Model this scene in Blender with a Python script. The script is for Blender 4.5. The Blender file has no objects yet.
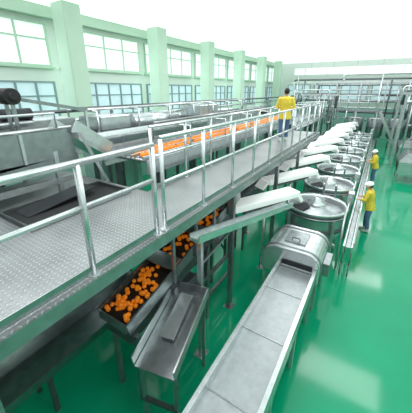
import bpy, bmesh, math, random
from mathutils import Vector, Matrix
random.seed(7)
C=bpy.context.scene.collection
def lin(c):
    return tuple(((x/255)/12.92 if x/255<=0.04045 else (((x/255)+0.055)/1.055)**2.4) for x in c)+(1,)
# ---------------- materials
def mat(name,col,rough=.5,metal=0,noise=.06,scale=6,bump=0,coat=0,emit=0,spec=.5):
    m=bpy.data.materials.new(name);m.use_nodes=True
    nt=m.node_tree;b=nt.nodes['Principled BSDF'];L=nt.links.new
    tc=nt.nodes.new('ShaderNodeTexCoord');nz=nt.nodes.new('ShaderNodeTexNoise')
    nz.inputs['Scale'].default_value=scale;nz.inputs['Detail'].default_value=5
    L(tc.outputs['Object'],nz.inputs['Vector'])
    mx=nt.nodes.new('ShaderNodeMix');mx.data_type='RGBA'
    c=lin(col)
    mx.inputs[6].default_value=tuple(min(1,x*(1-noise*2)) for x in c[:3])+(1,)
    mx.inputs[7].default_value=tuple(min(1,x*(1+noise*2)) for x in c[:3])+(1,)
    L(nz.outputs['Fac'],mx.inputs[0]);L(mx.outputs[2],b.inputs['Base Color'])
    b.inputs['Roughness'].default_value=rough;b.inputs['Metallic'].default_value=metal
    b.inputs['Coat Weight'].default_value=coat;b.inputs['Specular IOR Level'].default_value=spec
    if bump:
        bp=nt.nodes.new('ShaderNodeBump');bp.inputs['Strength'].default_value=bump;bp.inputs['Distance'].default_value=.02
        L(nz.outputs['Fac'],bp.inputs['Height']);L(bp.outputs['Normal'],b.inputs['Normal'])
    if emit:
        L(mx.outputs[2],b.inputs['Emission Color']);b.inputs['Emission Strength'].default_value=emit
    return m
STEEL=mat('brushed_steel',(160,164,168),.27,.82,.2,8)
STEELB=mat('bright_steel',(212,216,219),.24,.8,.12,8)
STEELD=mat('dull_steel',(100,105,108),.4,.7,.2,7)
DARK=mat('dark_machine',(44,47,50),.5,.3,.2,8)
BLACK=mat('black_rubber',(26,27,28),.6,0,.2,12)
WHITE=mat('white_sheet_glow',(252,253,254),.4,0,.01,5,emit=.22)  # glow put into the white so the chutes stay bright under the catwalk
BELT=mat('grey_belt',(170,174,178),.38,.5,.12,10)
WALL=mat('pale_green_wall',(226,237,229),.7,0,.02,1.5)
WALLD=mat('wall_dado',(150,196,184),.6,0,.03,2)
COLM=mat('column_paint',(194,222,200),.5,0,.03,2)
CEIL=mat('ceiling_added_glow',(250,252,252),.8,0,.005,1,emit=.85)  # white ceiling with an added glow that lights the room evenly
GLASS=mat('window_pane',(190,214,220),.15,0,.16,1.2,emit=.45)
GLASSU=mat('bright_upper_pane',(232,242,240),.2,0,.03,1.2,emit=.6)
FRAME=mat('window_frame',(134,160,162),.5,0,.05,5)
ORANGE=mat('orange_skin',(254,134,22),.35,0,.12,20,bump=.05,emit=.18)  # fruit colour also glows slightly, brightness put into the skin
SKIN=mat('skin',(205,150,118),.5,0,.05,15)
YEL=mat('yellow_cloth',(236,206,70),.75,0,.06,14,bump=.1)
PANT=mat('blue_trousers',(86,112,150),.8,0,.08,14,bump=.1)
HAIR=mat('dark_hair',(26,22,20),.6,0,.2,30)
BOOT=mat('white_boots',(214,216,214),.4,0,.05,9)
LIP=mat('lip',(160,80,72),.5)
EYE=mat('eye_dark',(20,18,18),.2)
BLUEM=mat('blue_motor',(70,104,132),.4,.3,.08,8)

FLOOR=mat('green_epoxy_floor',(12,156,114),.16,0,.14,.6,coat=.1,spec=.42)
nt=FLOOR.node_tree;b=nt.nodes['Principled BSDF']
nz=nt.nodes.new('ShaderNodeTexNoise');nz.inputs['Scale'].default_value=1.1;nz.inputs['Detail'].default_value=6
tc=nt.nodes.new('ShaderNodeTexCoord');nt.links.new(tc.outputs['Object'],nz.inputs['Vector'])
mr=nt.nodes.new('ShaderNodeMapRange');mr.inputs[3].default_value=.02;mr.inputs[4].default_value=.2
nt.links.new(nz.outputs['Fac'],mr.inputs[0]);nt.links.new(mr.outputs[0],b.inputs['Roughness'])
b.inputs['Coat Roughness'].default_value=.04

def diamond():
    m=mat('diamond_plate',(150,153,155),.36,.62,.24,1.8)
    nt=m.node_tree;b=nt.nodes['Principled BSDF'];L=nt.links.new
    tc=nt.nodes.new('ShaderNodeTexCoord');sp=nt.nodes.new('ShaderNodeSeparateXYZ');L(tc.outputs['Object'],sp.inputs[0])
    def M(op,a,b_=None):
        n=nt.nodes.new('ShaderNodeMath');n.operation=op
        for i,v in enumerate((a,b_)):
            if v is None: continue
            if isinstance(v,(int,float)): n.inputs[i].default_value=v
            else: L(v,n.inputs[i])
        return n.outputs[0]
    s=1/.055
    x=M('MULTIPLY',sp.outputs[0],s);y=M('MULTIPLY',sp.outputs[1],s)
    fx=M('SUBTRACT',M('FRACT',x),.5);fy=M('SUBTRACT',M('FRACT',y),.5)
    par=M('FLOORED_MODULO',M('ADD',M('FLOOR',x),M('FLOOR',y)),2.0)
    u=M('ADD',fx,fy);v=M('SUBTRACT',fx,fy)
    inv=M('SUBTRACT',1.0,par)
    A=M('ADD',M('MULTIPLY',u,par),M('MULTIPLY',v,inv));B=M('ADD',M('MULTIPLY',v,par),M('MULTIPLY',u,inv))
    e=M('ADD',M('POWER',M('MULTIPLY',M('ABSOLUTE',A),1.6),2.0),M('POWER',M('MULTIPLY',M('ABSOLUTE',B),4.6),2.0))
    h=M('MAXIMUM',M('SUBTRACT',1.0,e),0.0)
    bp=nt.nodes.new('ShaderNodeBump');bp.inputs['Strength'].default_value=.9;bp.inputs['Distance'].default_value=.007
    L(h,bp.inputs['Height']);L(bp.outputs['Normal'],b.inputs['Normal'])
    old=b.inputs['Base Color'].links[0].from_socket
    mx=nt.nodes.new('ShaderNodeMix');mx.data_type='RGBA';L(M('MULTIPLY',h,.6),mx.inputs[0]);L(old,mx.inputs[6]);mx.inputs[7].default_value=lin((228,230,230))
    L(mx.outputs[2],b.inputs['Base Color'])
    return m
PLATE=diamond()

# ---------------- mesh builder
class MB:
    def __init__(s): s.v=[];s.f=[];s.sm=[]
    def add(s,vs,fs,smooth=False):
        o=len(s.v);s.v+=[tuple(v) for v in vs];s.f+=[tuple(i+o for i in f) for f in fs];s.sm+=[smooth]*len(fs);return s
    def box(s,x0,x1,y0,y1,z0,z1,M=None):
        vs=[Vector(p) for p in ((x0,y0,z0),(x1,y0,z0),(x1,y1,z0),(x0,y1,z0),(x0,y0,z1),(x1,y0,z1),(x1,y1,z1),(x0,y1,z1))]
        if M: vs=[M@v for v in vs]
        return s.add(vs,[(0,3,2,1),(4,5,6,7),(0,1,5,4),(1,2,6,5),(2,3,7,6),(3,0,4,7)])
    def bar(s,p,q,w,h,up=(0,0,1)):
        p=Vector(p);q=Vector(q);t=(q-p).normalized();u=Vector(up)
        if abs(t.dot(u))>.98:u=Vector((1,0,0))
        a=t.cross(u).normalized()*w/2;c=a.cross(t).normalized()*h/2
        vs=[p-a-c,p+a-c,p+a+c,p-a+c,q-a-c,q+a-c,q+a+c,q-a+c]
        return s.add(vs,[(0,1,2,3)[::-1],(4,5,6,7),(0,1,5,4),(1,2,6,5),(2,3,7,6),(3,0,4,7)])
    def tube(s,pts,r,n=12,ref=None,flat=1.0):
        pts=[Vector(p) for p in pts];rs=r if isinstance(r,(list,tuple)) else [r]*len(pts)
        ref=Vector(ref) if ref else None
        vs=[];N=len(pts)
        ts=[((pts[min(i+1,N-1)]-pts[max(i-1,0)]).normalized()) for i in range(N)]
        a=None
        for i,p in enumerate(pts):
            t=ts[i]
            base=ref if ref is not None else (a if a is not None else (Vector((0,0,1)) if abs(t.z)<.9 else Vector((1,0,0))))
            a=(base-t*base.dot(t)).normalized();b=t.cross(a)
            rr=rs[i]
            if isinstance(rr,(tuple,list)): ra,rb=rr
            else: ra,rb=rr,rr*flat
            for k in range(n):
                th=2*math.pi*k/n;vs.append(p+a*math.cos(th)*ra+b*math.sin(th)*rb)
        fs=[]
        for i in range(N-1):
            for k in range(n):
                k2=(k+1)%n;fs.append((i*n+k,i*n+k2,(i+1)*n+k2,(i+1)*n+k))
        s.add(vs,fs,True)
        s.add(vs[:n],[tuple(range(n))[::-1]]);s.add(vs[-n:],[tuple(range(n))])
        return s
    def cyl(s,p,q,r,n=16): return s.tube([p,q],r,n)
    def lathe(s,prof,c=(0,0,0),n=32):
        vs=[];fs=[]
        for (r,z) in prof:
            for k in range(n):
                th=2*math.pi*k/n;vs.append((c[0]+r*math.cos(th),c[1]+r*math.sin(th),c[2]+z))
        for i in range(len(prof)-1):
            for k in range(n):
                k2=(k+1)%n;fs.append((i*n+k,i*n+k2,(i+1)*n+k2,(i+1)*n+k))
        return s.add(vs,fs,True)
    def ell(s,c,r,nu=16,nv=12,M=None):
        vs=[];fs=[];c=Vector(c)
        for j in range(nv+1):
            ph=math.pi*j/nv
            for k in range(nu):
                th=2*math.pi*k/nu
                p=Vector((r[0]*math.sin(ph)*math.cos(th),r[1]*math.sin(ph)*math.sin(th),-r[2]*math.cos(ph)))
                if M:p=M@p
                vs.append(c+p)
        for j in range(nv):
            for k in range(nu):
                k2=(k+1)%nu;fs.append((j*nu+k,j*nu+k2,(j+1)*nu+k2,(j+1)*nu+k))
        return s.add(vs,fs,True)
    def mesh(s,name):
        me=bpy.data.meshes.new(name);me.from_pydata(s.v,[],s.f)
        me.polygons.foreach_set('use_smooth',s.sm)
        bm=bmesh.new();bm.from_mesh(me);bmesh.ops.remove_doubles(bm,verts=bm.verts,dist=1e-5)
        bmesh.ops.recalc_face_normals(bm,faces=bm.faces);bm.to_mesh(me);bm.free();me.update()
        return me
def ob(name,mb,m,parent=None,loc=(0,0,0),bevel=0,**k):
    me=mb.mesh(name) if isinstance(mb,MB) else mb
    o=bpy.data.objects.new(name,me);C.objects.link(o);o.location=loc
    if m and not me.materials: me.materials.append(m)
    if parent:o.parent=parent
    if bevel:
        md=o.modifiers.new('bevel','BEVEL');md.width=bevel;md.segments=2;md.limit_method='ANGLE'
    for a,b in k.items(): o[a]=b
    return o
def thing(name,label,cat,loc=(0,0,0),rz=0,group=None):
    e=bpy.data.objects.new(name,None);C.objects.link(e);e.location=loc;e.rotation_euler=(0,0,rz);e.empty_display_size=.2
    e['label']=label;e['category']=cat
    if group:e['group']=group
    return e
def clone(e,loc,rz=None,**k):
    n=e.copy();C.objects.link(n);n.location=loc
    if rz is not None:n.rotation_euler=(0,0,rz)
    for a,b in k.items(): n[a]=b
    def rec(src,dst):
        for c in list(src.children):
            d=c.copy();C.objects.link(d);d.parent=dst;rec(c,d)
    rec(e,n);return n
def wedge(x0,x1,y0,z0,y1,z1,t):
    return MB().add([(x0,y0,z0),(x1,y0,z0),(x1,y1,z1),(x0,y1,z1),(x0,y0,z0-t),(x1,y0,z0-t),(x1,y1,z1-t),(x0,y1,z1-t)],[(0,1,2,3),(4,7,6,5),(0,4,5,1),(1,5,6,2),(2,6,7,3),(3,7,4,0)])
# ---------------- structure
S=dict(kind='structure')
DZ=2.83
ob('floor',MB().box(-10.6,9,-6,32,-.1,0),FLOOR,**S)
ob('wall_left',MB().box(-10.8,-10.6,-6,32.2,-.1,7.2),WALL,**S)
ob('wall_back',MB().box(-10.6,9,32,32.2,-.1,7.2),WALL,**S)
ob('wall_right',MB().box(9,9.2,-6,32.2,-.1,7.2),WALL,**S)
ob('ceiling',MB().box(-10.8,9.2,-6,32.2,7.2,7.35),CEIL,**S)
ob('trim_1',MB().box(-10.6,-10.56,-6,32,0,2.9),WALLD,**S)
ob('trim_2',MB().box(-10.56,9,31.96,32,0,2.9),WALLD,**S)
ob('trim_3',MB().box(-10.6,-10.3,-6,31.9,6.85,7.2),COLM,**S)
wn=1
def window(axis,c,w,z0,z1,at,nd=3,mid=False,gm=None,label='pale blue glazed window with grey-green frame'):
    global wn
    fr=MB();gl=MB()
    def bx(m,a0,a1,b0,b1,d0,d1):
        if axis=='x': m.box(at+d0,at+d1,a0,a1,b0,b1)
        else: m.box(a0,a1,at-d1,at-d0,b0,b1)
    t=.06;a0,a1=c-w/2,c+w/2
    bx(fr,a0,a1,z0,z0+t,0,.08);bx(fr,a0,a1,z1-t,z1,0,.08)
    if mid: bx(fr,a0+t,a1-t,z0+(z1-z0)*.62,z0+(z1-z0)*.62+.05,0,.07)
    for i in range(nd+1):
        q=a0+(w-t)*i/nd;bx(fr,q,q+t,z0+t,z1-t,0,.08)
    bx(fr,a0-.08,a1+.08,z0-.07,z0,0,.14)
    bx(gl,a0+t,a1-t,z0+t,z1-t,.01,.03)
    e=thing('window_%d'%wn,label,'window',((at,c,z0) if axis=='x' else (c,at,z0)))
    e['kind']='structure'
    for nm,m,ma in (('frame',fr,COLM if gm else FRAME),('pane',gl,gm or GLASS)):
        o=ob(nm,m,ma,e);o.matrix_parent_inverse=Matrix.Translation(-e.location)
    wn+=1
for k in range(-1,6):
    y=6.4+4.5*k
    window('x',y+2.25,4.1,3.4,4.8,-10.6,6,True)
    window('x',y+2.25,4.1,5.3,6.7,-10.6,4,True,GLASSU,'bright upper glazing with pale green frame')
for x in (-8,-5.3,-2.6,.1,2.8,5.5): window('y',x,2.4,3.5,5.05,32,3,True)
# columns
cm=MB().box(-.33,.33,-.33,.33,0,7.2)
cb=MB().box(-.39,.39,-.39,.39,0,.5)
col=thing('column','pale green painted concrete column by the windows','column',(-9.5,6.4,0),group='pale green columns along the window wall')
ob('shaft',cm,COLM,col,bevel=.04);ob('plinth',cb,WALLD,col,bevel=.02)
for k in (1,2,3,4,5): clone(col,(-9.5,6.4+4.5*k,0))

# ---------------- platform & catwalk
CW=12.2
def deck(name,label,x0,x1,y0,y1,legs):
    e=thing(name,label,'walkway',((x0+x1)/2,y0,DZ))
    def P(nm,m,ma,**k):
        o=ob(nm,m,ma,e,**k);o.matrix_parent_inverse=Matrix.Translation(-e.location);return o
    P('deck_plate',MB().box(x0,x1,y0,y1,DZ-.012,DZ),PLATE)
    P('edge_beam',MB().box(x1-.04,x1+.01,y0,y1,DZ-.16,DZ-.013),STEEL)
    P('edge_beam',MB().box(x0-.01,x0+.04,y0,y1,DZ-.16,DZ-.013),STEEL)
    y=y0+.4
    while y<y1: P('cross_beam',MB().box(x0+.04,x1-.04,y,y+.06,DZ-.13,DZ-.014),STEELD);y+=.97
    for (lx,ly) in legs:
        P('leg',MB().box(lx-.045,lx+.045,ly-.045,ly+.045,.012,DZ-.013).box(lx-.1,lx+.1,ly-.1,ly+.1,0,.012),STEEL)
    return e
deck('work_platform','broad diamond-plate steel platform with steel edge beams',-5.6,-2,-2.6,3.2,[(-5.5,-2.4),(-5.5,0.6),(-5.5,3.1),(-2.1,-2.4),(-2.08,.3)])
deck('catwalk','long narrow diamond-plate steel catwalk on square legs',-3.2,-2,3.201,CW,[(-3.12,y) for y in (3.6,7.5,10.3,12)]+[(-2.08,y) for y in (4.3,6.95,9.2,)])
def railing(label,x,ys,zb,top=1.1,mid=.7,toe=True,r=.028):
    e=thing('railing',label,'railing',(x,ys[0],zb))
    L=ys[-1]-ys[0]
    def P(nm,m,ma): return ob(nm,m,ma,e)
    P('top_rail',MB().cyl((0,-.02,top),(0,L+.02,top),r),STEELB)
    P('mid_rail',MB().cyl((0,0,mid),(0,L,mid),r*.85),STEELB)
    pm=None
    for y in ys:
        if pm is None:
            p=P('post',MB().cyl((0,0,.0),(0,0,top-.01),r).cyl((0,0,0),(0,0,.012),.06),STEELB);pm=p.data
        else: ob('post',pm,None,e,loc=(0,y-ys[0],0))
    if toe: P('toe_board',MB().box(-.005,.005,0,L,.01,.1),STEEL)
    return e
railing('thick steel tube railing along the wide platform edge',-2.06,[1.27+.97*k for k in range(-4,1)]+[2.17],DZ,top=1.1,r=.031)
railing('steel tube railing along the open edge of the catwalk',-2.06,[2.32]+[2.26+.97*k for k in range(1,11)],DZ,top=1.16,mid=.62,r=.026)
railing('steel tube railing beside the fruit roller conveyor',-3.14,[3.3+.97*k for k in range(0,10)],DZ,mid=.6,r=.025)

# ---------------- roller sorting conveyor
e=thing('roller_conveyor','long steel roller conveyor carrying rows of oranges beside the catwalk','conveyor',(-4.15,3.6,0))
RX0,RX1,RL=-.6,.6,10.0;RZ=3.24
def P(nm,m,ma,**k): return ob(nm,m,ma,e,**k)
P('side_frame',MB().box(RX0-.05,RX0,0,RL,RZ-.26,RZ+.14),STEELB)
P('side_frame',MB().box(RX1,RX1+.05,0,RL,RZ-.26,RZ+.02),STEELB)
rm=None
for i in range(70):
    if rm is None:
        r=ob('roller',MB().cyl((RX0+.005,0,0),(RX1-.005,0,0),.04,12),STEEL,e,loc=(0,.12+i*.14,RZ-.04));rm=r.data
    else: ob('roller',rm,None,e,loc=(0,.12+i*.14,RZ-.04))
for y in (.3,3.3,6.6,9.7):
    for sx in (RX0,RX1): P('leg',MB().box(sx-.04,sx+.04,y-.04,y+.04,0,RZ-.26),STEELD)
for sx in (-.4,-.12,.17,.5): P('divider_rail',MB().box(sx-.02,sx+.02,0,RL,RZ+.01,RZ+.07),STEELB)
for y in (1.5,3.2,5.0,6.6,8.2): P('overhead_hoop',MB().tube([(RX0,y,RZ+.1),(RX0,y,RZ+.5),(RX1-.05,y,RZ+.5),(RX1-.05,y,RZ+.0)],.022),STEELB)
P('spray_pipe',MB().cyl((-.3,1.2,RZ+.54),(-.3,8.4,RZ+.54),.03),STEEL)
P('spray_pipe',MB().cyl((.2,1.2,RZ+.54),(.2,8.4,RZ+.54),.022),STEELB)
P('drive_motor',MB().cyl((-.8,1,RZ-.1),(-.66,1,RZ-.1),.1).box(-.95,-.75,.9,1.1,RZ-.2,RZ+.02),BLUEM)
om=MB().lathe([(.001,-.036),(.018,-.033),(.033,-.02),(.038,0),(.034,.018),(.02,.032),(.006,.035),(.001,.031)],n=14).mesh('orange')
om.materials.append(ORANGE)
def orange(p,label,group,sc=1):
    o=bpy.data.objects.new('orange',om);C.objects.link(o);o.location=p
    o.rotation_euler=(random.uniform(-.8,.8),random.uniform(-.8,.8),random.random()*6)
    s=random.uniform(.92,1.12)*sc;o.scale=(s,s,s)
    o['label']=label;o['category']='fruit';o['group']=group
for i in range(69):
    for x in (.33,.02):
        if random.random()<.07: continue
        orange((-4.15+x+random.uniform(-.02,.02),3.6+.19+i*.14,RZ+.042),'ripe orange riding on steel conveyor rollers','oranges on the roller conveyor',1.6)

# second line behind
e=thing('hooded_conveyor','steel conveyor line with raised side frames and overhead bars','conveyor',(-6.5,0,0))
P('bed',MB().box(-.6,.6,-1,15,3.05,3.3),STEELB)
P('belt',MB().box(-.5,.5,-1,15,3.3,3.33),DARK)
for sx in (-.62,.58): P('side_rail',MB().box(sx,sx+.04,-1,15,3.3,3.5),STEELB)
for y in (0,2.5,5,7.5,10,12.5,14.8):
    for sx in (-.6,.6): P('leg',MB().box(sx-.04,sx+.04,y-.04,y+.04,0,3.05),STEELD)
for y in (4.4,5.8,7.2,8.6,10,11.4,12.8):
    P('overhead_frame',MB().tube([(-.6,y,3.3),(-.6,y,4.0),(.6,y,4.0),(.6,y,3.3)],.03),STEELB)
P('overhead_pipe',MB().cyl((-.1,4.2,4.04),(-.1,13.6,4.04),.045),STEELD)
P('overhead_pipe',MB().cyl((.4,4.2,4.04),(.4,13.6,4.04),.035),STEELB)
P('lamp_box',MB().box(-.5,.5,9.2,10.6,3.5,3.95),STEELB,bevel=.03)
P('drum_cover',MB().tube([(0,6,3.55),(0,8.2,3.55)],.26,24),STEELB)
P('side_cabinet',MB().box(-.5,.45,2.2,3.9,3.5,3.9),STEEL,bevel=.02)
P('side_cabinet',MB().box(-.5,.45,4.6,5.6,3.5,3.85),STEELB,bevel=.02)
P('gear_motor',MB().cyl((.1,2.5,4.02),(.1,3.1,4.02),.12,20),DARK)

# ---------------- raised feed conveyor on platform
def tub(x0,x1,y0,y1,z0,z1,ins,t=.02):
    o=[(x0,y0,z1),(x1,y0,z1),(x1,y1,z1),(x0,y1,z1),(x0+ins,y0+ins,z0),(x1-ins,y0+ins,z0),(x1-ins,y1-ins,z0),(x0+ins,y1-ins,z0)]
    i=[(x0+t,y0+t,z1),(x1-t,y0+t,z1),(x1-t,y1-t,z1),(x0+t,y1-t,z1),(x0+ins+t,y0+ins+t,z0+t),(x1-ins-t,y0+ins+t,z0+t),(x1-ins-t,y1-ins-t,z0+t),(x0+ins+t,y1-ins-t,z0+t)]
    m=MB();f=[(4,5,6,7)]
    for a in range(4):
        b=(a+1)%4;f.append((a,b,b+4,a+4));f.append((a+8,b+8,b+12,a+12));f.append((a,b,b+8,a+8))
    f.append((12,13,14,15));m.add(o+i,f);return m
e=thing('feed_conveyor','bulky raised steel feed conveyor with dark belt and outlet chute','conveyor',(-4.95,0.5,DZ))
P('bed',MB().box(-.7,.5,-1.2,2.2,.72,.84),STEEL)
P('belt',wedge(-.6,.42,-1.18,.86,2.18,1.04,.03),DARK)
for sx in (-.72,.5): P('side_plate',MB().box(sx,sx+.03,-1.2,2.25,.6,1.06),STEEL)
for sx in (-.74,.49): P('rim_rail',MB().cyl((sx+.02,-1.2,1.08),(sx+.02,2.25,1.08),.03),STEELB)
P('upper_rail',MB().tube([(.52,-1.0,1.08),(.52,-1.0,1.32),(.52,2.0,1.32),(.52,2.0,1.08)],.02),STEELB)
P('upper_hopper',tub(-.6,.3,-.7,1.2,1.06,1.42,.14),STEELB)
P('lower_frame',MB().box(.46,.5,-1.2,2.2,.16,.26),STEELB)
P('lower_frame',MB().box(-.7,-.66,-1.2,2.2,.16,.26),STEELB)
P('under_belt',wedge(-.66,.46,-1.1,.3,2.1,.52,.05),DARK)
P('under_tray',MB().bar((.5,-1.1,.33),(.5,2.3,.57),.03,.12),STEEL)
for sx in (-.66,.5):
    for y in (-1.0,-.1,.9,1.9): P('leg',MB().box(sx-.035,sx+.035,y-.035,y+.035,0,.72),STEELB)
for y in (-.6,.4,1.4): P('side_rib',MB().box(.53,.56,y,y+.04,.6,1.05),STEELB)
P('outlet_chute',wedge(-.1,.6,2.25,1.0,2.95,.5,.1),STEELB)
for sx in (-.1,.6): P('chute_cheek',MB().bar((sx,2.25,1.1),(sx,2.95,.6),.02,.22),STEELB)
P('drive_drum',MB().cyl((-.5,1.75,1.57),(-.15,1.75,1.57),.13,24).cyl((-.55,1.75,1.57),(-.1,1.75,1.57),.06),BLACK)
for sx in (-.42,-.2): P('drum_bracket',MB().bar((sx,1.75,1.0),(sx,1.75,1.47),.05,.05),STEEL)
P('tie_arm',MB().bar((-.2,1.88,1.52),(.1,2.9,1.3),.06,.06),STEEL)
P('arm_post',MB().bar((.1,2.86,.66),(.1,2.86,1.3),.05,.05),STEELB)
P('diagonal_strut',MB().bar((.66,2.3,1.0),(.9,2.6,.0),.05,.05),STEELB)
e=thing('floor_hatch','wide dark sunken opening with low steel rim in platform','hatch',(-3.85,2.15,DZ))
P('recess',MB().box(-.4,.4,-.75,.85,.0,.012),BLACK)
for sx in (-.43,.4): P('rim_bar',MB().box(sx,sx+.03,-.78,.88,0,.06),STEELD)
for sy in (-.78,.85): P('rim_bar',MB().box(-.4,.4,sy,sy+.03,0,.06),STEELD)
P('inner_flap',wedge(-.38,.0,-.6,.02,.5,.14,.015),DARK)
e=thing('inspection_tray','long shallow steel tray on legs beside feed conveyor','tray',(-5.25,3.6,0))
P('tray_pan',tub(-.3,.3,0,4.5,3.35,3.55,.05),STEELB)
for y in (.3,2.2,4.2):
    for sx in (-.22,.22): P('leg',MB().box(sx-.025,sx+.025,y-.025,y+.025,0,3.36),STEELD)

# ---------------- inclined fruit conveyor under walkway edge
e=thing('fruit_elevator','long inclined dark conveyor of oranges in steel frame under the walkway','conveyor',(-2.56,1.75,0))
EL,EZ0,EZ1=3.3,1.55,2.36;sl=(EZ1-EZ0)/EL
P('belt',wedge(-.25,.25,0,EZ0,EL,EZ1,.04),BLACK)
for sx in (-.28,.28): P('side_plate',MB().bar((sx,-.02,EZ0+.0),(sx,EL,EZ1+.0),.03,.2),STEEL)
P('front_lip',MB().box(-.265,.265,-.04,-.01,EZ0-.06,EZ0+.07),STEEL)
P('under_body',wedge(-.24,.24,.05,EZ0-.05,EL-.1,EZ1-.09,.3),STEELD)
for y in (.9,1.7,2.5): P('cover_plate',wedge(-.27,.27,y,EZ0+.14+sl*y,y+.25,EZ0+.14+sl*(y+.25),.01),STEEL)
for y in (.9,1.5,2.1,2.7): P('hanger_bar',MB().box(.3,.34,y,y+.05,EZ0+sl*y-.1,2.66),STEEL)
for y in (.15,1.0,2.0,3.0):
    for sx in (-.24,.24): P('leg',MB().box(sx-.035,sx+.035,y-.035,y+.035,0,EZ0-.3+sl*y),STEEL)
for z in (.5,1.0): P('side_beam',MB().box(.22,.27,.15,3.0,z,z+.08),STEEL)
P('cross_brace',MB().bar((.25,.15,.55),(.25,1.0,1.35),.03,.04),STEEL)
P('cross_brace',MB().bar((.25,1.0,1.35),(.25,2.0,.55),.03,.04),STEEL)
P('gear_box',MB().box(-.15,.2,1.25,1.75,.85,1.25),STEELD,bevel=.02)
for i in range(76):
    y=.05+random.random()**1.2*.75;x=random.uniform(-.21,.21)
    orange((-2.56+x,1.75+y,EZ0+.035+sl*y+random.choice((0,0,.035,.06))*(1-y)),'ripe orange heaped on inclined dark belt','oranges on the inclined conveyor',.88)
for i in range(90):
    y=.8+random.random()*2.4;x=random.uniform(-.21,.21)
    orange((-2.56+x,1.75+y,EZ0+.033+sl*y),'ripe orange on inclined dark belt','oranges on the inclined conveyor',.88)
e=thing('catch_trough','wide low angled steel trough below the orange conveyor','trough',(-1.93,2.15,0),rz=.22)
P('pan',wedge(-.26,.3,-.5,1.2,.75,1.42,.03),STEEL)
for sx in (-.28,.3): P('cheek',MB().bar((sx,-.5,1.27),(sx,.75,1.49),.02,.16),STEELB)
P('inner_sheet',wedge(-.1,.1,-.1,1.34,.6,1.5,.015),STEELB)
P('end_plate',MB().box(-.27,.31,.75,.77,1.3,1.56),STEEL)
for y,z in ((-.4,1.2),(.65,1.38)):
    for sx in (-.22,.26): P('leg',MB().box(sx-.025,sx+.025,y-.025,y+.025,0,z),STEEL)
P('low_beam',MB().box(-.24,.28,-.43,-.38,.45,.51),STEELD)
e=thing('support_frame','dark steel support frame with cross braces beneath the catwalk','frame',(-3.05,3.3,0))
for y in (0,1.3,2.6):
    for sx in (0,.12): P('upright',MB().box(sx-.03,sx+.03,y-.03,y+.03,0,2.2),STEELD)
P('brace',MB().bar((0,0,.2),(0,1.3,2.1),.04,.04),STEELD)
P('brace',MB().bar((0,1.3,2.1),(0,2.6,.2),.04,.04),STEELD)
for z in (.8,1.5,2.18): P('rail',MB().box(-.03,.15,-.03,2.63,z,z+.06),STEELD)
P('cable_box',MB().box(-.02,.14,.3,1.0,.9,1.45),DARK)
e=thing('drain_gutter','long grey steel gutter on legs under the platform','gutter',(-3.5,-.9,0))
P('trough',tub(-.5,.4,0,4.0,.7,1.0,.15),STEEL)
for y in (.4,2.0,3.6):
    for sx in (-.3,.2): P('leg',MB().box(sx-.03,sx+.03,y-.03,y+.03,0,.71),STEELD)
# slanted trough + post
e=thing('transfer_trough','wide straight pale steel trough slanting up to an upright post','trough',(-1.98,2.95,0))
P('channel',MB().bar((0,-.1,2.42),(.56,3.0,1.95),.17,.05),STEELB)
for d in (-.085,.085): P('channel_rim',MB().bar((d,-.1,2.46),(.56+d,3.0,1.99),.015,.11),STEELB)
P('post',MB().box(-.035,.035,.02,.09,0,2.37).box(-.1,.1,-.05,.16,0,.012),STEELB)
P('brace',MB().bar((0,.06,1.9),(.16,.85,2.24),.035,.035),STEEL)
e=thing('supply_flume','long steel supply flume running below the catwalk edge','conveyor',(-2.9,6.2,0))
P('channel',MB().box(-.17,.17,0,15.5,1.5,1.54).box(-.17,-.14,0,15.5,1.54,1.75).box(.14,.17,0,15.5,1.54,1.75),STEEL)
for y in (.3,3,6,9,12,15):
    for sx in (-.12,.12): P('leg',MB().box(sx-.025,sx+.025,y-.025,y+.025,0,1.5),STEELD)

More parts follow.
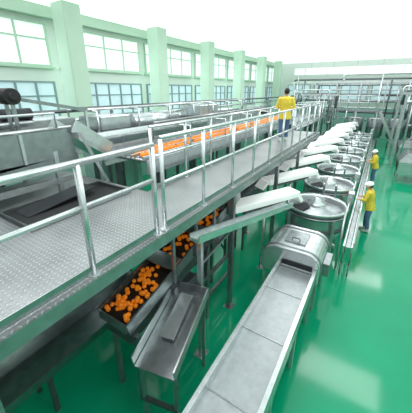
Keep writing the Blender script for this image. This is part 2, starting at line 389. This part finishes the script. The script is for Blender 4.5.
# ---------------- filling kettles
KX,KY,KS=-1.1,7.85,2.25
def kettle(loc):
    e=thing('filling_kettle','round deep steel kettle with shallow cone cover on pipe frame','kettle',loc,group='row of round steel kettles')
    def P(nm,m,ma,**k): return ob(nm,m,ma,e,**k)
    P('bowl',MB().lathe([(.76,1.37),(.84,1.4),(.85,1.34),(.79,1.3),(.78,.75),(.68,.5),(.42,.42),(.16,.4),(.14,.44),(.4,.46),(.62,.54),(.72,.76),(.75,1.34),(.76,1.37)],n=48),STEELB)
    P('rim_band',MB().lathe([(.79,1.18),(.82,1.18),(.82,1.24),(.79,1.24),(.79,1.18)],n=40),STEEL)
    P('lower_band',MB().lathe([(.785,.8),(.81,.8),(.81,.87),(.785,.87),(.785,.8)],n=40),STEELD)
    P('cone_cover',MB().lathe([(.745,1.27),(.7,1.29),(.3,1.36),(.26,1.38)],n=40),STEEL)
    P('hub',MB().lathe([(.26,1.36),(.26,1.44),(.12,1.47),(.1,1.56),(.001,1.58)],n=24),STEELB)
    P('hopper_lid',MB().add([(-.72*math.cos(.5),-.72*math.sin(.5),1.3),(-.3,-.1,1.4),(-.1,-.32,1.4),(-.3,-.68,1.3)],[(0,1,2,3)]),DARK)
    P('funnel',MB().lathe([(.42,.46),(.28,.34),(.14,.26),(.14,.12),(.18,.12)],n=24),STEEL)
    for a in (.785,2.356,3.927,5.498):
        x,y=.83*math.cos(a),.83*math.sin(a)
        P('leg',MB().box(x-.04,x+.04,y-.04,y+.04,0,1.2).bar((x,y,1.1),(x*.93,y*.93,1.1),.06,.06),STEELB)
        P('bracket',MB().bar((x,y,.55),(x*.82,y*.82,.95),.04,.04),STEEL)
    P('pipe_frame',MB().tube([(.82,-.9,.02),(.82,-.9,1.55),(.82,.9,1.55),(.82,.9,.02)],.028),STEELB)
    P('lower_frame',MB().box(-.55,.55,-.62,-.55,.28,.36).box(-.55,.55,.55,.62,.28,.36),STEEL)
    P('drain_pipe',MB().tube([(.14,0,.2),(.5,0,.2),(.62,0,.2),(.62,0,.05)],.05),STEELB)
    c=ob('control_box',MB().box(.74,.9,.45,.7,1.4,1.72),STEELB,e,bevel=.015)
    ob('dial',MB().cyl((.9,.57,1.57),(.915,.57,1.57),.03),BLACK,c)
    return e
k0=kettle((KX,KY,0))
NK=8
for k in range(1,NK): clone(k0,(KX,KY+KS*k,0))
def pump(loc):
    e=thing('dosing_unit','squat steel dosing unit with cylinder and pipes between kettles','machine',loc,group='dosing units between the kettles')
    def P(nm,m,ma,**k): return ob(nm,m,ma,e,**k)
    P('cabinet',MB().box(-.4,.4,-.17,.17,.12,.85),STEEL,bevel=.02)
    P('cylinder',MB().tube([(-.5,0,1.0),(-.46,0,1.0),(.46,0,1.0),(.5,0,1.0)],[.08,.14,.14,.08],20),STEELB)
    for x in (-.1,.25): P('riser_pipe',MB().tube([(x,0,1.1),(x,0,1.6),(x,-.1,1.7),(x,-.22,1.7)],.035),STEELB)
    P('vent_panel',MB().box(-.3,.3,-.185,-.171,.3,.6),DARK)
    for sx in (-.35,.35):
        for sy in (-.12,.12): P('foot',MB().cyl((sx,sy,0),(sx,sy,.12),.03),STEELD)
    return e
d0=pump((-1.0,KY+KS/2,0))
for k in range(1,NK-1): clone(d0,(-1.0,KY+KS/2+KS*k,0))
# white feed chutes
def chute(loc):
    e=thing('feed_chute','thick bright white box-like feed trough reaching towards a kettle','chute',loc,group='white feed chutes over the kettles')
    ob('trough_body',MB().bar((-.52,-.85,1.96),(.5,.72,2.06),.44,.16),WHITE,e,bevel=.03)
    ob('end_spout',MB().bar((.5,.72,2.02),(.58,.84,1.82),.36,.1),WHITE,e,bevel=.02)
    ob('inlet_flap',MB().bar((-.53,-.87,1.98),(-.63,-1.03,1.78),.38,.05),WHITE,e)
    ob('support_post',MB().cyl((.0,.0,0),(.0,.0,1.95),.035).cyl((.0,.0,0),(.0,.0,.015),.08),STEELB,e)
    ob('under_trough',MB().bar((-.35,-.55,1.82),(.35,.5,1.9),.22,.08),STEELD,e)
    return e
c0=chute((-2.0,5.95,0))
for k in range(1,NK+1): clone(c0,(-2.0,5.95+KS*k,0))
# can line
e=thing('can_line','slim open steel can conveyor rail beside the kettles','conveyor',(-.08,6.6,0))
for sx in (-.09,.09): P('bed_rail',MB().box(sx-.02,sx+.02,0,18,.86,.94),STEELB)
P('bed_strip',MB().box(-.05,.05,0,18,.9,.92),STEEL)
P('guide_rail',MB().cyl((.11,0,1.05),(.11,18,1.05),.014),STEELB)
for y in [.2+1.1*i for i in range(17)]: P('leg',MB().tube([(-.09,y,0),(-.09,y,.34),(.09,y,.34),(.09,y,0)],.018).tube([(-.09,y,.34),(-.09,y,.88)],.018).tube([(.09,y,.34),(.09,y,.88)],.018),STEEL)

# ---------------- near discharge conveyor
e=thing('discharge_conveyor','flat grey belt conveyor in raised steel side frames','conveyor',(-.9,.9,0))
P('belt',MB().box(-.33,.33,0,4.1,.9,.95),BELT)
for sx in (-.39,.33): P('side_frame',MB().box(sx,sx+.06,-.02,4.1,.76,1.08),STEELB)
for y in (1.1,2.2,3.3): P('cover_seam',MB().box(-.33,.33,y,y+.02,.95,.96),STEEL)
P('end_roller',MB().cyl((-.33,-.02,.9),(.33,-.02,.9),.05),STEEL)
for y in (.3,1.5,2.7,3.8):
    for sx in (-.36,.36): P('leg',MB().box(sx-.03,sx+.03,y-.03,y+.03,0,.76),STEELB)
    P('cross_brace',MB().box(-.33,.33,y-.02,y+.02,.3,.35),STEELD)
e=thing('blancher_housing','low rounded steel machine housing feeding the flat conveyor','machine',(-1.06,5.02,0))
W=.6;r=.3;pr=[(-W,.72)]+[(-W+r-r*math.cos(math.radians(a)),1.1+.28*math.sin(math.radians(a))) for a in range(0,91,15)]+[(W-r+r*math.sin(math.radians(a)),1.1+.28*math.cos(math.radians(a))) for a in range(0,91,15)]+[(W,.72)]
m=MB();n=len(pr);L=1.15
vs=[(x,0,z) for x,z in pr]+[(x,L,z) for x,z in pr];fs=[tuple(range(n)),tuple(range(n,2*n))]+[(i,(i+1)%n,n+(i+1)%n,n+i) for i in range(n)]
P('shell',m.add(vs,fs),STEELB,bevel=.03)
P('front_opening',MB().box(-.16,.46,-.02,-.001,1.02,1.13),DARK)
P('top_hatch',MB().box(-.22,.22,.3,.85,1.38,1.41),STEEL,bevel=.01)
P('hatch_handle',MB().tube([(-.08,.4,1.41),(-.08,.4,1.46),(.08,.4,1.46),(.08,.4,1.41)],.012),STEELD)
for y in (.12,1.0): P('rib_band',MB().tube([(x*1.01,y,z*1.005) for x,z in pr],.018),STEEL)
P('drain_pan',tub(-.45,.45,.1,1.05,.45,.715,.18),STEELD)
for sx in (-.54,.54):
    for y in (.1,1.05): P('leg',MB().box(sx-.04,sx+.04,y-.04,y+.04,0,.75),STEELB)
P('side_box',MB().box(.605,.74,.3,.8,.8,1.1),STEEL,bevel=.01)

# ---------------- far pipe racks and tanks
def rack(label,loc,x0,x1,zs,step,top):
    e=thing('pipe_rack',label,'pipework',loc)
    def P(nm,m,ma,**k): return ob(nm,m,ma,e,**k)
    x=x0
    while x<=x1+.01:
        for yy in (0,1.3): P('upright',MB().box(x-.06,x+.06,yy-.06,yy+.06,0,top),STEELB)
        P('cross_beam',MB().box(x-.04,x+.04,.05,1.25,top-.1,top-.02),STEEL);x+=step
    P('beam',MB().box(x0-.2,x1+.2,-.07,.07,top,top+.14),STEELB)
    for i,z in enumerate(zs):
        a=x0-.2+random.random()*(x1-x0)*.35;b=x1+.2-random.random()*(x1-x0)*.35
        r=random.choice((.05,.07,.1));yy=.2+.25*(i%4)
        P('pipe',MB().tube([(a,yy,z-.7),(a,yy,z-.08),(a+.08,yy,z),(b-.08,yy,z),(b,yy,z-.08),(b,yy,z-1.0)],r),(STEELB,STEELD,STEEL)[i%3])
    x=x0+.35;i=0
    while x<x1:
        P('drop_pipe',MB().tube([(x,.2,zs[i%len(zs)]),(x,-.2,zs[i%len(zs)]),(x,-.2,.9+.5*(i%3))],random.choice((.04,.06))),(STEELB,STEELD,STEEL)[i%3])
        if i%3==1: P('valve_body',MB().lathe([(.001,-.12),(.12,-.1),(.14,0),(.12,.1),(.001,.12)],c=(x,-.2,2.2),n=14),STEEL)
        x+=step*random.uniform(.3,.55);i+=1
rack('tall steel pipe rack carrying many pipe runs',(-2.5,28.2,0),-5,8,(5.8,5.4,4.95,4.5,4.1,3.6,3.0,2.6,2.1),1.9,5.1)
rack('shorter steel pipe rack with hanging drop pipes',(0,22.5,0),-6.2,-3.0,(4.5,4.2,3.8,3.3,2.7),1.0,4.1)
rack('steel pipe rack beyond the can line',(3.2,23.5,0),-2.2,3,(5.1,4.7,4.3,3.7,3.2,2.6),1.3,4.5)
rack('steel pipe rack standing over the machines across the aisle',(3.6,19.4,0),-2.5,1,(4.7,4.4,4.0,3.4),1.15,4.25)
e=thing('air_duct','long pale rectangular ventilation duct hung below the ceiling','duct',(-2,30,0))
P('duct_body',MB().box(-6,9,-.4,.4,5.9,6.5),WHITE)
for x in (-5,-3,-1,1,3,5,7): P('flange',MB().box(x,x+.06,-.43,.43,5.87,6.53),STEELB);P('hanger',MB().cyl((x+.5,0,6.5),(x+.5,0,7.2),.015),STEEL)
e=thing('service_platform','raised steel service platform with railing and sloping stair','platform',(-1.0,25.1,0))
P('deck_plate',MB().box(-3.4,.9,-.5,.4,2.95,3.05),STEEL)
for x in (-3.3,-1.9,-.6,.8): P('leg',MB().box(x-.05,x+.05,-.45,-.35,0,2.95),STEELB)
for x in [-3.3+.68*i for i in range(7)]: P('post',MB().cyl((x,-.45,3.05),(x,-.45,4.1),.035),STEELB)
for z in (4.1,3.6): P('rail',MB().cyl((-3.3,-.45,z),(.8,-.45,z),.035),STEELB)
P('stair_stringer',MB().bar((.95,-.3,3.0),(2.6,-.3,.05),.05,.2),STEELB)
for i in range(9): P('stair_tread',MB().box(1.05+i*.17,1.28+i*.17,-.3,.3,2.74-i*.3,2.78-i*.3),STEEL)
tk=thing('storage_tank','vertical cylindrical steel tank with flat lid','tank',(-6.6,25.6,0),group='steel tanks beneath the pipe rack')
ob('vessel',MB().lathe([(.001,.6),(.5,.75),(.62,.95),(.62,2.3),(.58,2.36),(.001,2.38)],n=32),STEEL,tk)
for a in range(4):
    t=a*1.571+.785;ob('leg',MB().cyl((.5*math.cos(t),.5*math.sin(t),0),(.5*math.cos(t),.5*math.sin(t),1.0),.04),STEEL,tk)
ob('band',MB().lathe([(.63,1.6),(.65,1.6),(.65,1.66),(.63,1.66),(.63,1.6)],n=32),STEELD,tk)
for x,y in ((-5.1,25.8),(-8.1,25.6),(-.2,26.8),(1.3,26.8),(2.8,26.8),(-1.7,26.8)): clone(tk,(x,y,0))
bx=thing('processing_machine','boxy steel processing machine with sloping hood and legs','machine',(1.75,17.2,0),group='steel machines across the aisle')
ob('case',MB().box(-.5,.5,-.8,.8,.45,1.1),STEELB,bx,bevel=.02)
ob('hood',MB().add([(-.5,-.8,1.1),(.5,-.8,1.1),(.5,.8,1.1),(-.5,.8,1.1),(-.2,-.5,1.5),(.4,-.5,1.5),(.4,.5,1.5),(-.2,.5,1.5)],[(0,3,2,1),(4,5,6,7),(0,1,5,4),(1,2,6,5),(2,3,7,6),(3,0,4,7)]),STEEL,bx)
ob('stack_pipe',MB().cyl((.1,0,1.5),(.1,0,2.3),.07),STEELB,bx)
ob('side_panel',MB().box(-.52,-.501,-.5,.5,.6,1.0),DARK,bx)
for sx in (-.45,.45):
    for sy in (-.75,.75): ob('leg',MB().box(sx-.03,sx+.03,sy-.03,sy+.03,0,.45),STEEL,bx)
clone(bx,(1.9,21.8,0))
# left background machines
bm_=thing('process_cabinet','grey steel processing cabinet with dark vents','machine',(-8.1,6.5,0),group='cabinets by the columns')
ob('case',MB().box(-.5,.5,-.9,.9,.1,3.4),STEELB,bm_,bevel=.02)
ob('vent',MB().box(.5,.52,-.6,.6,2.8,3.2),DARK,bm_)
ob('plinth',MB().box(-.48,.48,-.88,.88,0,.1),DARK,bm_)
for y in (10.5,15.5,20.5): clone(bm_,(-8.1,y,0))
e=thing('overhead_pipe','long horizontal steel pipe on posts behind the conveyors','pipe',(-7.4,4,0))
P('pipe',MB().cyl((0,-4,3.95),(0,22,3.95),.05),STEELD)
P('pipe',MB().cyl((.1,-4,3.7),(.1,22,3.7),.04),STEELB)
for y in (-3,2,7.5,12,16.5,21): P('post',MB().box(.0,.08,y,y+.08,0,3.9),STEEL)
e=thing('sorting_line','steel sorting line with side rails beyond the catwalk','conveyor',(-4.1,14,0))
P('bed',MB().box(-.7,.7,0,8,2.6,2.8),STEELB)
for sx in (-.72,.68): P('side_rail',MB().box(sx,sx+.04,0,8,2.8,3.05),STEELB)
for y in (.2,2.6,5.2,7.8):
    for sx in (-.6,.6): P('leg',MB().box(sx-.04,sx+.04,y-.04,y+.04,0,2.6),STEELD)
    P('hoop',MB().tube([(-.7,y,3.0),(-.7,y,3.7),(.7,y,3.7),(.7,y,3.0)],.03),STEELB)

# ---------------- people
def worker(loc,rz,pose,label,trou,lean=0.0,hat='cap'):
    e=thing('person',label,'person',loc,rz)
    R=Matrix.Rotation(-lean,3,'X');hipc=Vector((0,0,.92))
    def U(p): return hipc+R@(Vector(p)-hipc)
    V=Vector
    b=MB();hands=pose
    def limb(m,pts,rad,n=14,**k): m.tube(pts,rad,n,**k)
    sx=(1,0,0)
    for s in (-1,1):
        st=.05*s*hands.get('stride',0)
        hip=V((.09*s,0,.9));kn=V((.1*s,.03+st,.49));an=V((.105*s,-.01+st*2,.09))
        leg=[hip+V((0,0,.03)),hip.lerp(kn,.5),kn,kn.lerp(an,.35),an]
        limb(b,leg,[.085,.075,.055,.055,.036])
        limb(b,[an+V((0,-.05,-.045)),an+V((0,.02,-.04)),an+V((0,.1,-.055)),an+V((0,.16,-.062))],[.035,.042,.036,.022])
    tors=[U((0,0,.86)),U((0,.0,.95)),U((0,.01,1.1)),U((0,.01,1.28)),U((0,0,1.4)),U((0,-.005,1.46))]
    limb(b,tors,[(.15,.1),(.16,.11),(.135,.095),(.165,.115),(.17,.09),(.07,.06)],20,ref=sx)
    limb(b,[U((0,-.005,1.42)),U((0,.01,1.53))],[.055,.05])
    hc=U((0,.025,1.61))
    b.ell(hc,(.076,.095,.112),20,16,R);b.ell(hc+R@V((0,.035,-.055)),(.055,.055,.055),16,12,R)
    limb(b,[hc+R@V((0,.085,.02)),hc+R@V((0,.112,-.02)),hc+R@V((0,.09,-.03))],[.008,.015,.01],8)
    for s in (-1,1): b.ell(hc+R@V((.078*s,0,-.005)),(.01,.02,.03),10,8,R)
    arms=[]
    for s,key in ((-1,'L'),(1,'R')):
        sh=U((.185*s,0,1.4));el,wr,hd,cu=hands[key];el=V(el);wr=V(wr);hd=V(hd).normalized();cu=V(cu).normalized()
        arms.append((sh,el,wr))
        limb(b,[U((.1*s,0,1.4)),sh,sh.lerp(el,.4),el,el.lerp(wr,.3),wr],[.05,.055,.047,.037,.037,.025])
        side=hd.cross(cu).normalized()
        limb(b,[wr-hd*.01,wr+hd*.04,wr+hd*.09],[(.026,.018),(.04,.016),(.04,.014)],12,ref=side)
        for i,(o,l) in enumerate(((-.03,.068),(-.01,.08),(.01,.075),(.03,.058))):
            p0=wr+hd*.075+side*o;d1=(hd+cu*.25).normalized();d2=(hd*.6+cu*.8).normalized();d3=(hd*.1+cu).normalized()
            p1=p0+d1*(l*.5);p2=p1+d2*(l*.35);p3=p2+d3*(l*.25)
            limb(b,[p0,p1,p2,p3],[.0095,.009,.0085,.007],8)
        ts=-side
        limb(b,[wr+hd*.03+ts*.025,wr+hd*.055+ts*.055+cu*.012,wr+hd*.08+ts*.062+cu*.03],[.013,.011,.009],8)
    def rem(o,v,it=3):
        md=o.modifiers.new('r','REMESH');md.mode='VOXEL';md.voxel_size=v;md.use_smooth_shade=True
        m2=o.modifiers.new('s','SMOOTH');m2.factor=.5;m2.iterations=it
    o=ob('body',b,SKIN,e);rem(o,.007,2)
    j=MB()
    limb(j,[U((0,0,.74 if lean<.1 else .8)),U((0,0,.93)),U((0,.01,1.1)),U((0,.01,1.28)),U((0,0,1.41)),U((0,-.003,1.475))],[(.205,.155),(.19,.14),(.17,.13),(.195,.145),(.19,.115),(.078,.07)],22,ref=sx)
    for sh,el,wr in arms:
        limb(j,[sh.lerp(U((0,0,1.38)),.4),sh,sh.lerp(el,.5),el,el.lerp(wr,.5),el.lerp(wr,.93)],[.07,.078,.066,.057,.05,.043])
    o=ob('jacket',j,YEL,e);rem(o,.012,3)
    t=MB()
    limb(t,[V((0,0,.8)),V((0,0,.95))],[(.17,.12),(.17,.12)],20,ref=sx)
    for s in (-1,1):
        st=.05*s*hands.get('stride',0);hip=V((.09*s,0,.88));kn=V((.1*s,.03+st,.49));an=V((.105*s,-.01+st*2,.14))
        limb(t,[hip,hip.lerp(kn,.5),kn,kn.lerp(an,.5),an],[.1,.092,.077,.072,.066])
    o=ob('trousers',t,trou,e);rem(o,.012,3)
    for s in (-1,1):
        st=.1*s*hands.get('stride',0);an=V((.105*s,-.01+st,.09))
        bt=MB();limb(bt,[an+V((0,0,.14)),an+V((0,0,.0)),an+V((0,0,-.03))],[.058,.05,.05])
        limb(bt,[an+V((0,-.065,-.045)),an+V((0,.02,-.042)),an+V((0,.11,-.048)),an+V((0,.175,-.06))],[(.04,.038),(.05,.046),(.046,.04),(.03,.026)],14,ref=sx)
        o=ob('boot',bt,BOOT,e);rem(o,.01,2)
    h=MB();h.ell(hc+R@V((0,-.02,.022)),(.087,.1,.11),20,14,R)
    ob('hair',h,HAIR,e)
    if hat!='none':
        h=MB();h.ell(hc+R@V((0,-.008,.05)),(.1,.115,.09),24,14,R)
        h.ell(hc+R@V((0,.075,.045)),(.07,.075,.008),20,8,R)
        ob('cap',h,WHITE if hat=='white' else YEL,e)
    for s in (-1,1): ob('eye',MB().ell(hc+R@V((.03*s,.09,.0)),(.012,.008,.007),10,8,R),EYE,e)
    ob('mouth',MB().ell(hc+R@V((0,.09,-.06)),(.022,.008,.006),10,8,R),LIP,e)
    return e
worker((-2.72,9.4,DZ),.35,{'L':((-.28,.02,1.12),(-.12,.24,1.1),(.6,.8,.1),(0,0,-1)),'R':((.28,-.02,1.12),(.2,.25,1.08),(-.3,.9,.1),(0,0,-1)),'stride':.6},
 'dark-haired person in yellow jacket standing on catwalk',PANT,hat='none')
worker((.27,9.75,0),1.45,{'L':((-.26,.15,1.15),(-.18,.3,1.14),(0,1,-.1),(0,0,-1)),'R':((.27,.13,1.15),(.16,.3,1.14),(0,1,-.1),(0,0,-1)),'stride':.5},
 'person in yellow jacket, blue trousers and white cap at can line',PANT,lean=.16,hat='white')
worker((.27,15.6,0),1.7,{'L':((-.27,.13,1.12),(-.15,.28,1.12),(0,1,-.1),(0,0,-1)),'R':((.27,.15,1.15),(.18,.3,1.12),(0,1,-.1),(0,0,-1)),'stride':-.5},
 'person in yellow jacket and white cap working at can line',PANT,lean=.15,hat='white')

# ---------------- light, world, camera
w=bpy.data.worlds.new('world');bpy.context.scene.world=w;w.use_nodes=True
w.node_tree.nodes['Background'].inputs[0].default_value=(.9,.97,1,1);w.node_tree.nodes['Background'].inputs[1].default_value=.4
def area(loc,sx,sy,pw,rot=(0,0,0),col=(1,1,1)):
    l=bpy.data.lights.new('area','AREA');l.shape='RECTANGLE';l.size=sx;l.size_y=sy;l.energy=pw;l.color=col
    o=bpy.data.objects.new('added_fill_light',l);C.objects.link(o);o.location=loc;o.rotation_euler=rot
for y in (2,10,18,26): area((-2.5,y,7.1),9,1.6,230)  # added fill lamps below the ceiling, not real fixtures
area((-10.3,14,4.6),3,20,240,(0,-math.pi/2,0),(.9,.97,1))  # added fill lamp in front of the window wall, facing into the room
cam=bpy.data.cameras.new('camera');co=bpy.data.objects.new('camera',cam);C.objects.link(co)
cam.sensor_fit='HORIZONTAL';cam.sensor_width=36;cam.lens=270/412*36;cam.shift_y=-19.5/412;cam.clip_start=.05
co.location=(0,0,4.5);co.rotation_euler=(math.radians(90-19.76),0,math.radians(31.96))
bpy.context.scene.camera=co
bpy.context.scene.view_settings.view_transform='Standard'
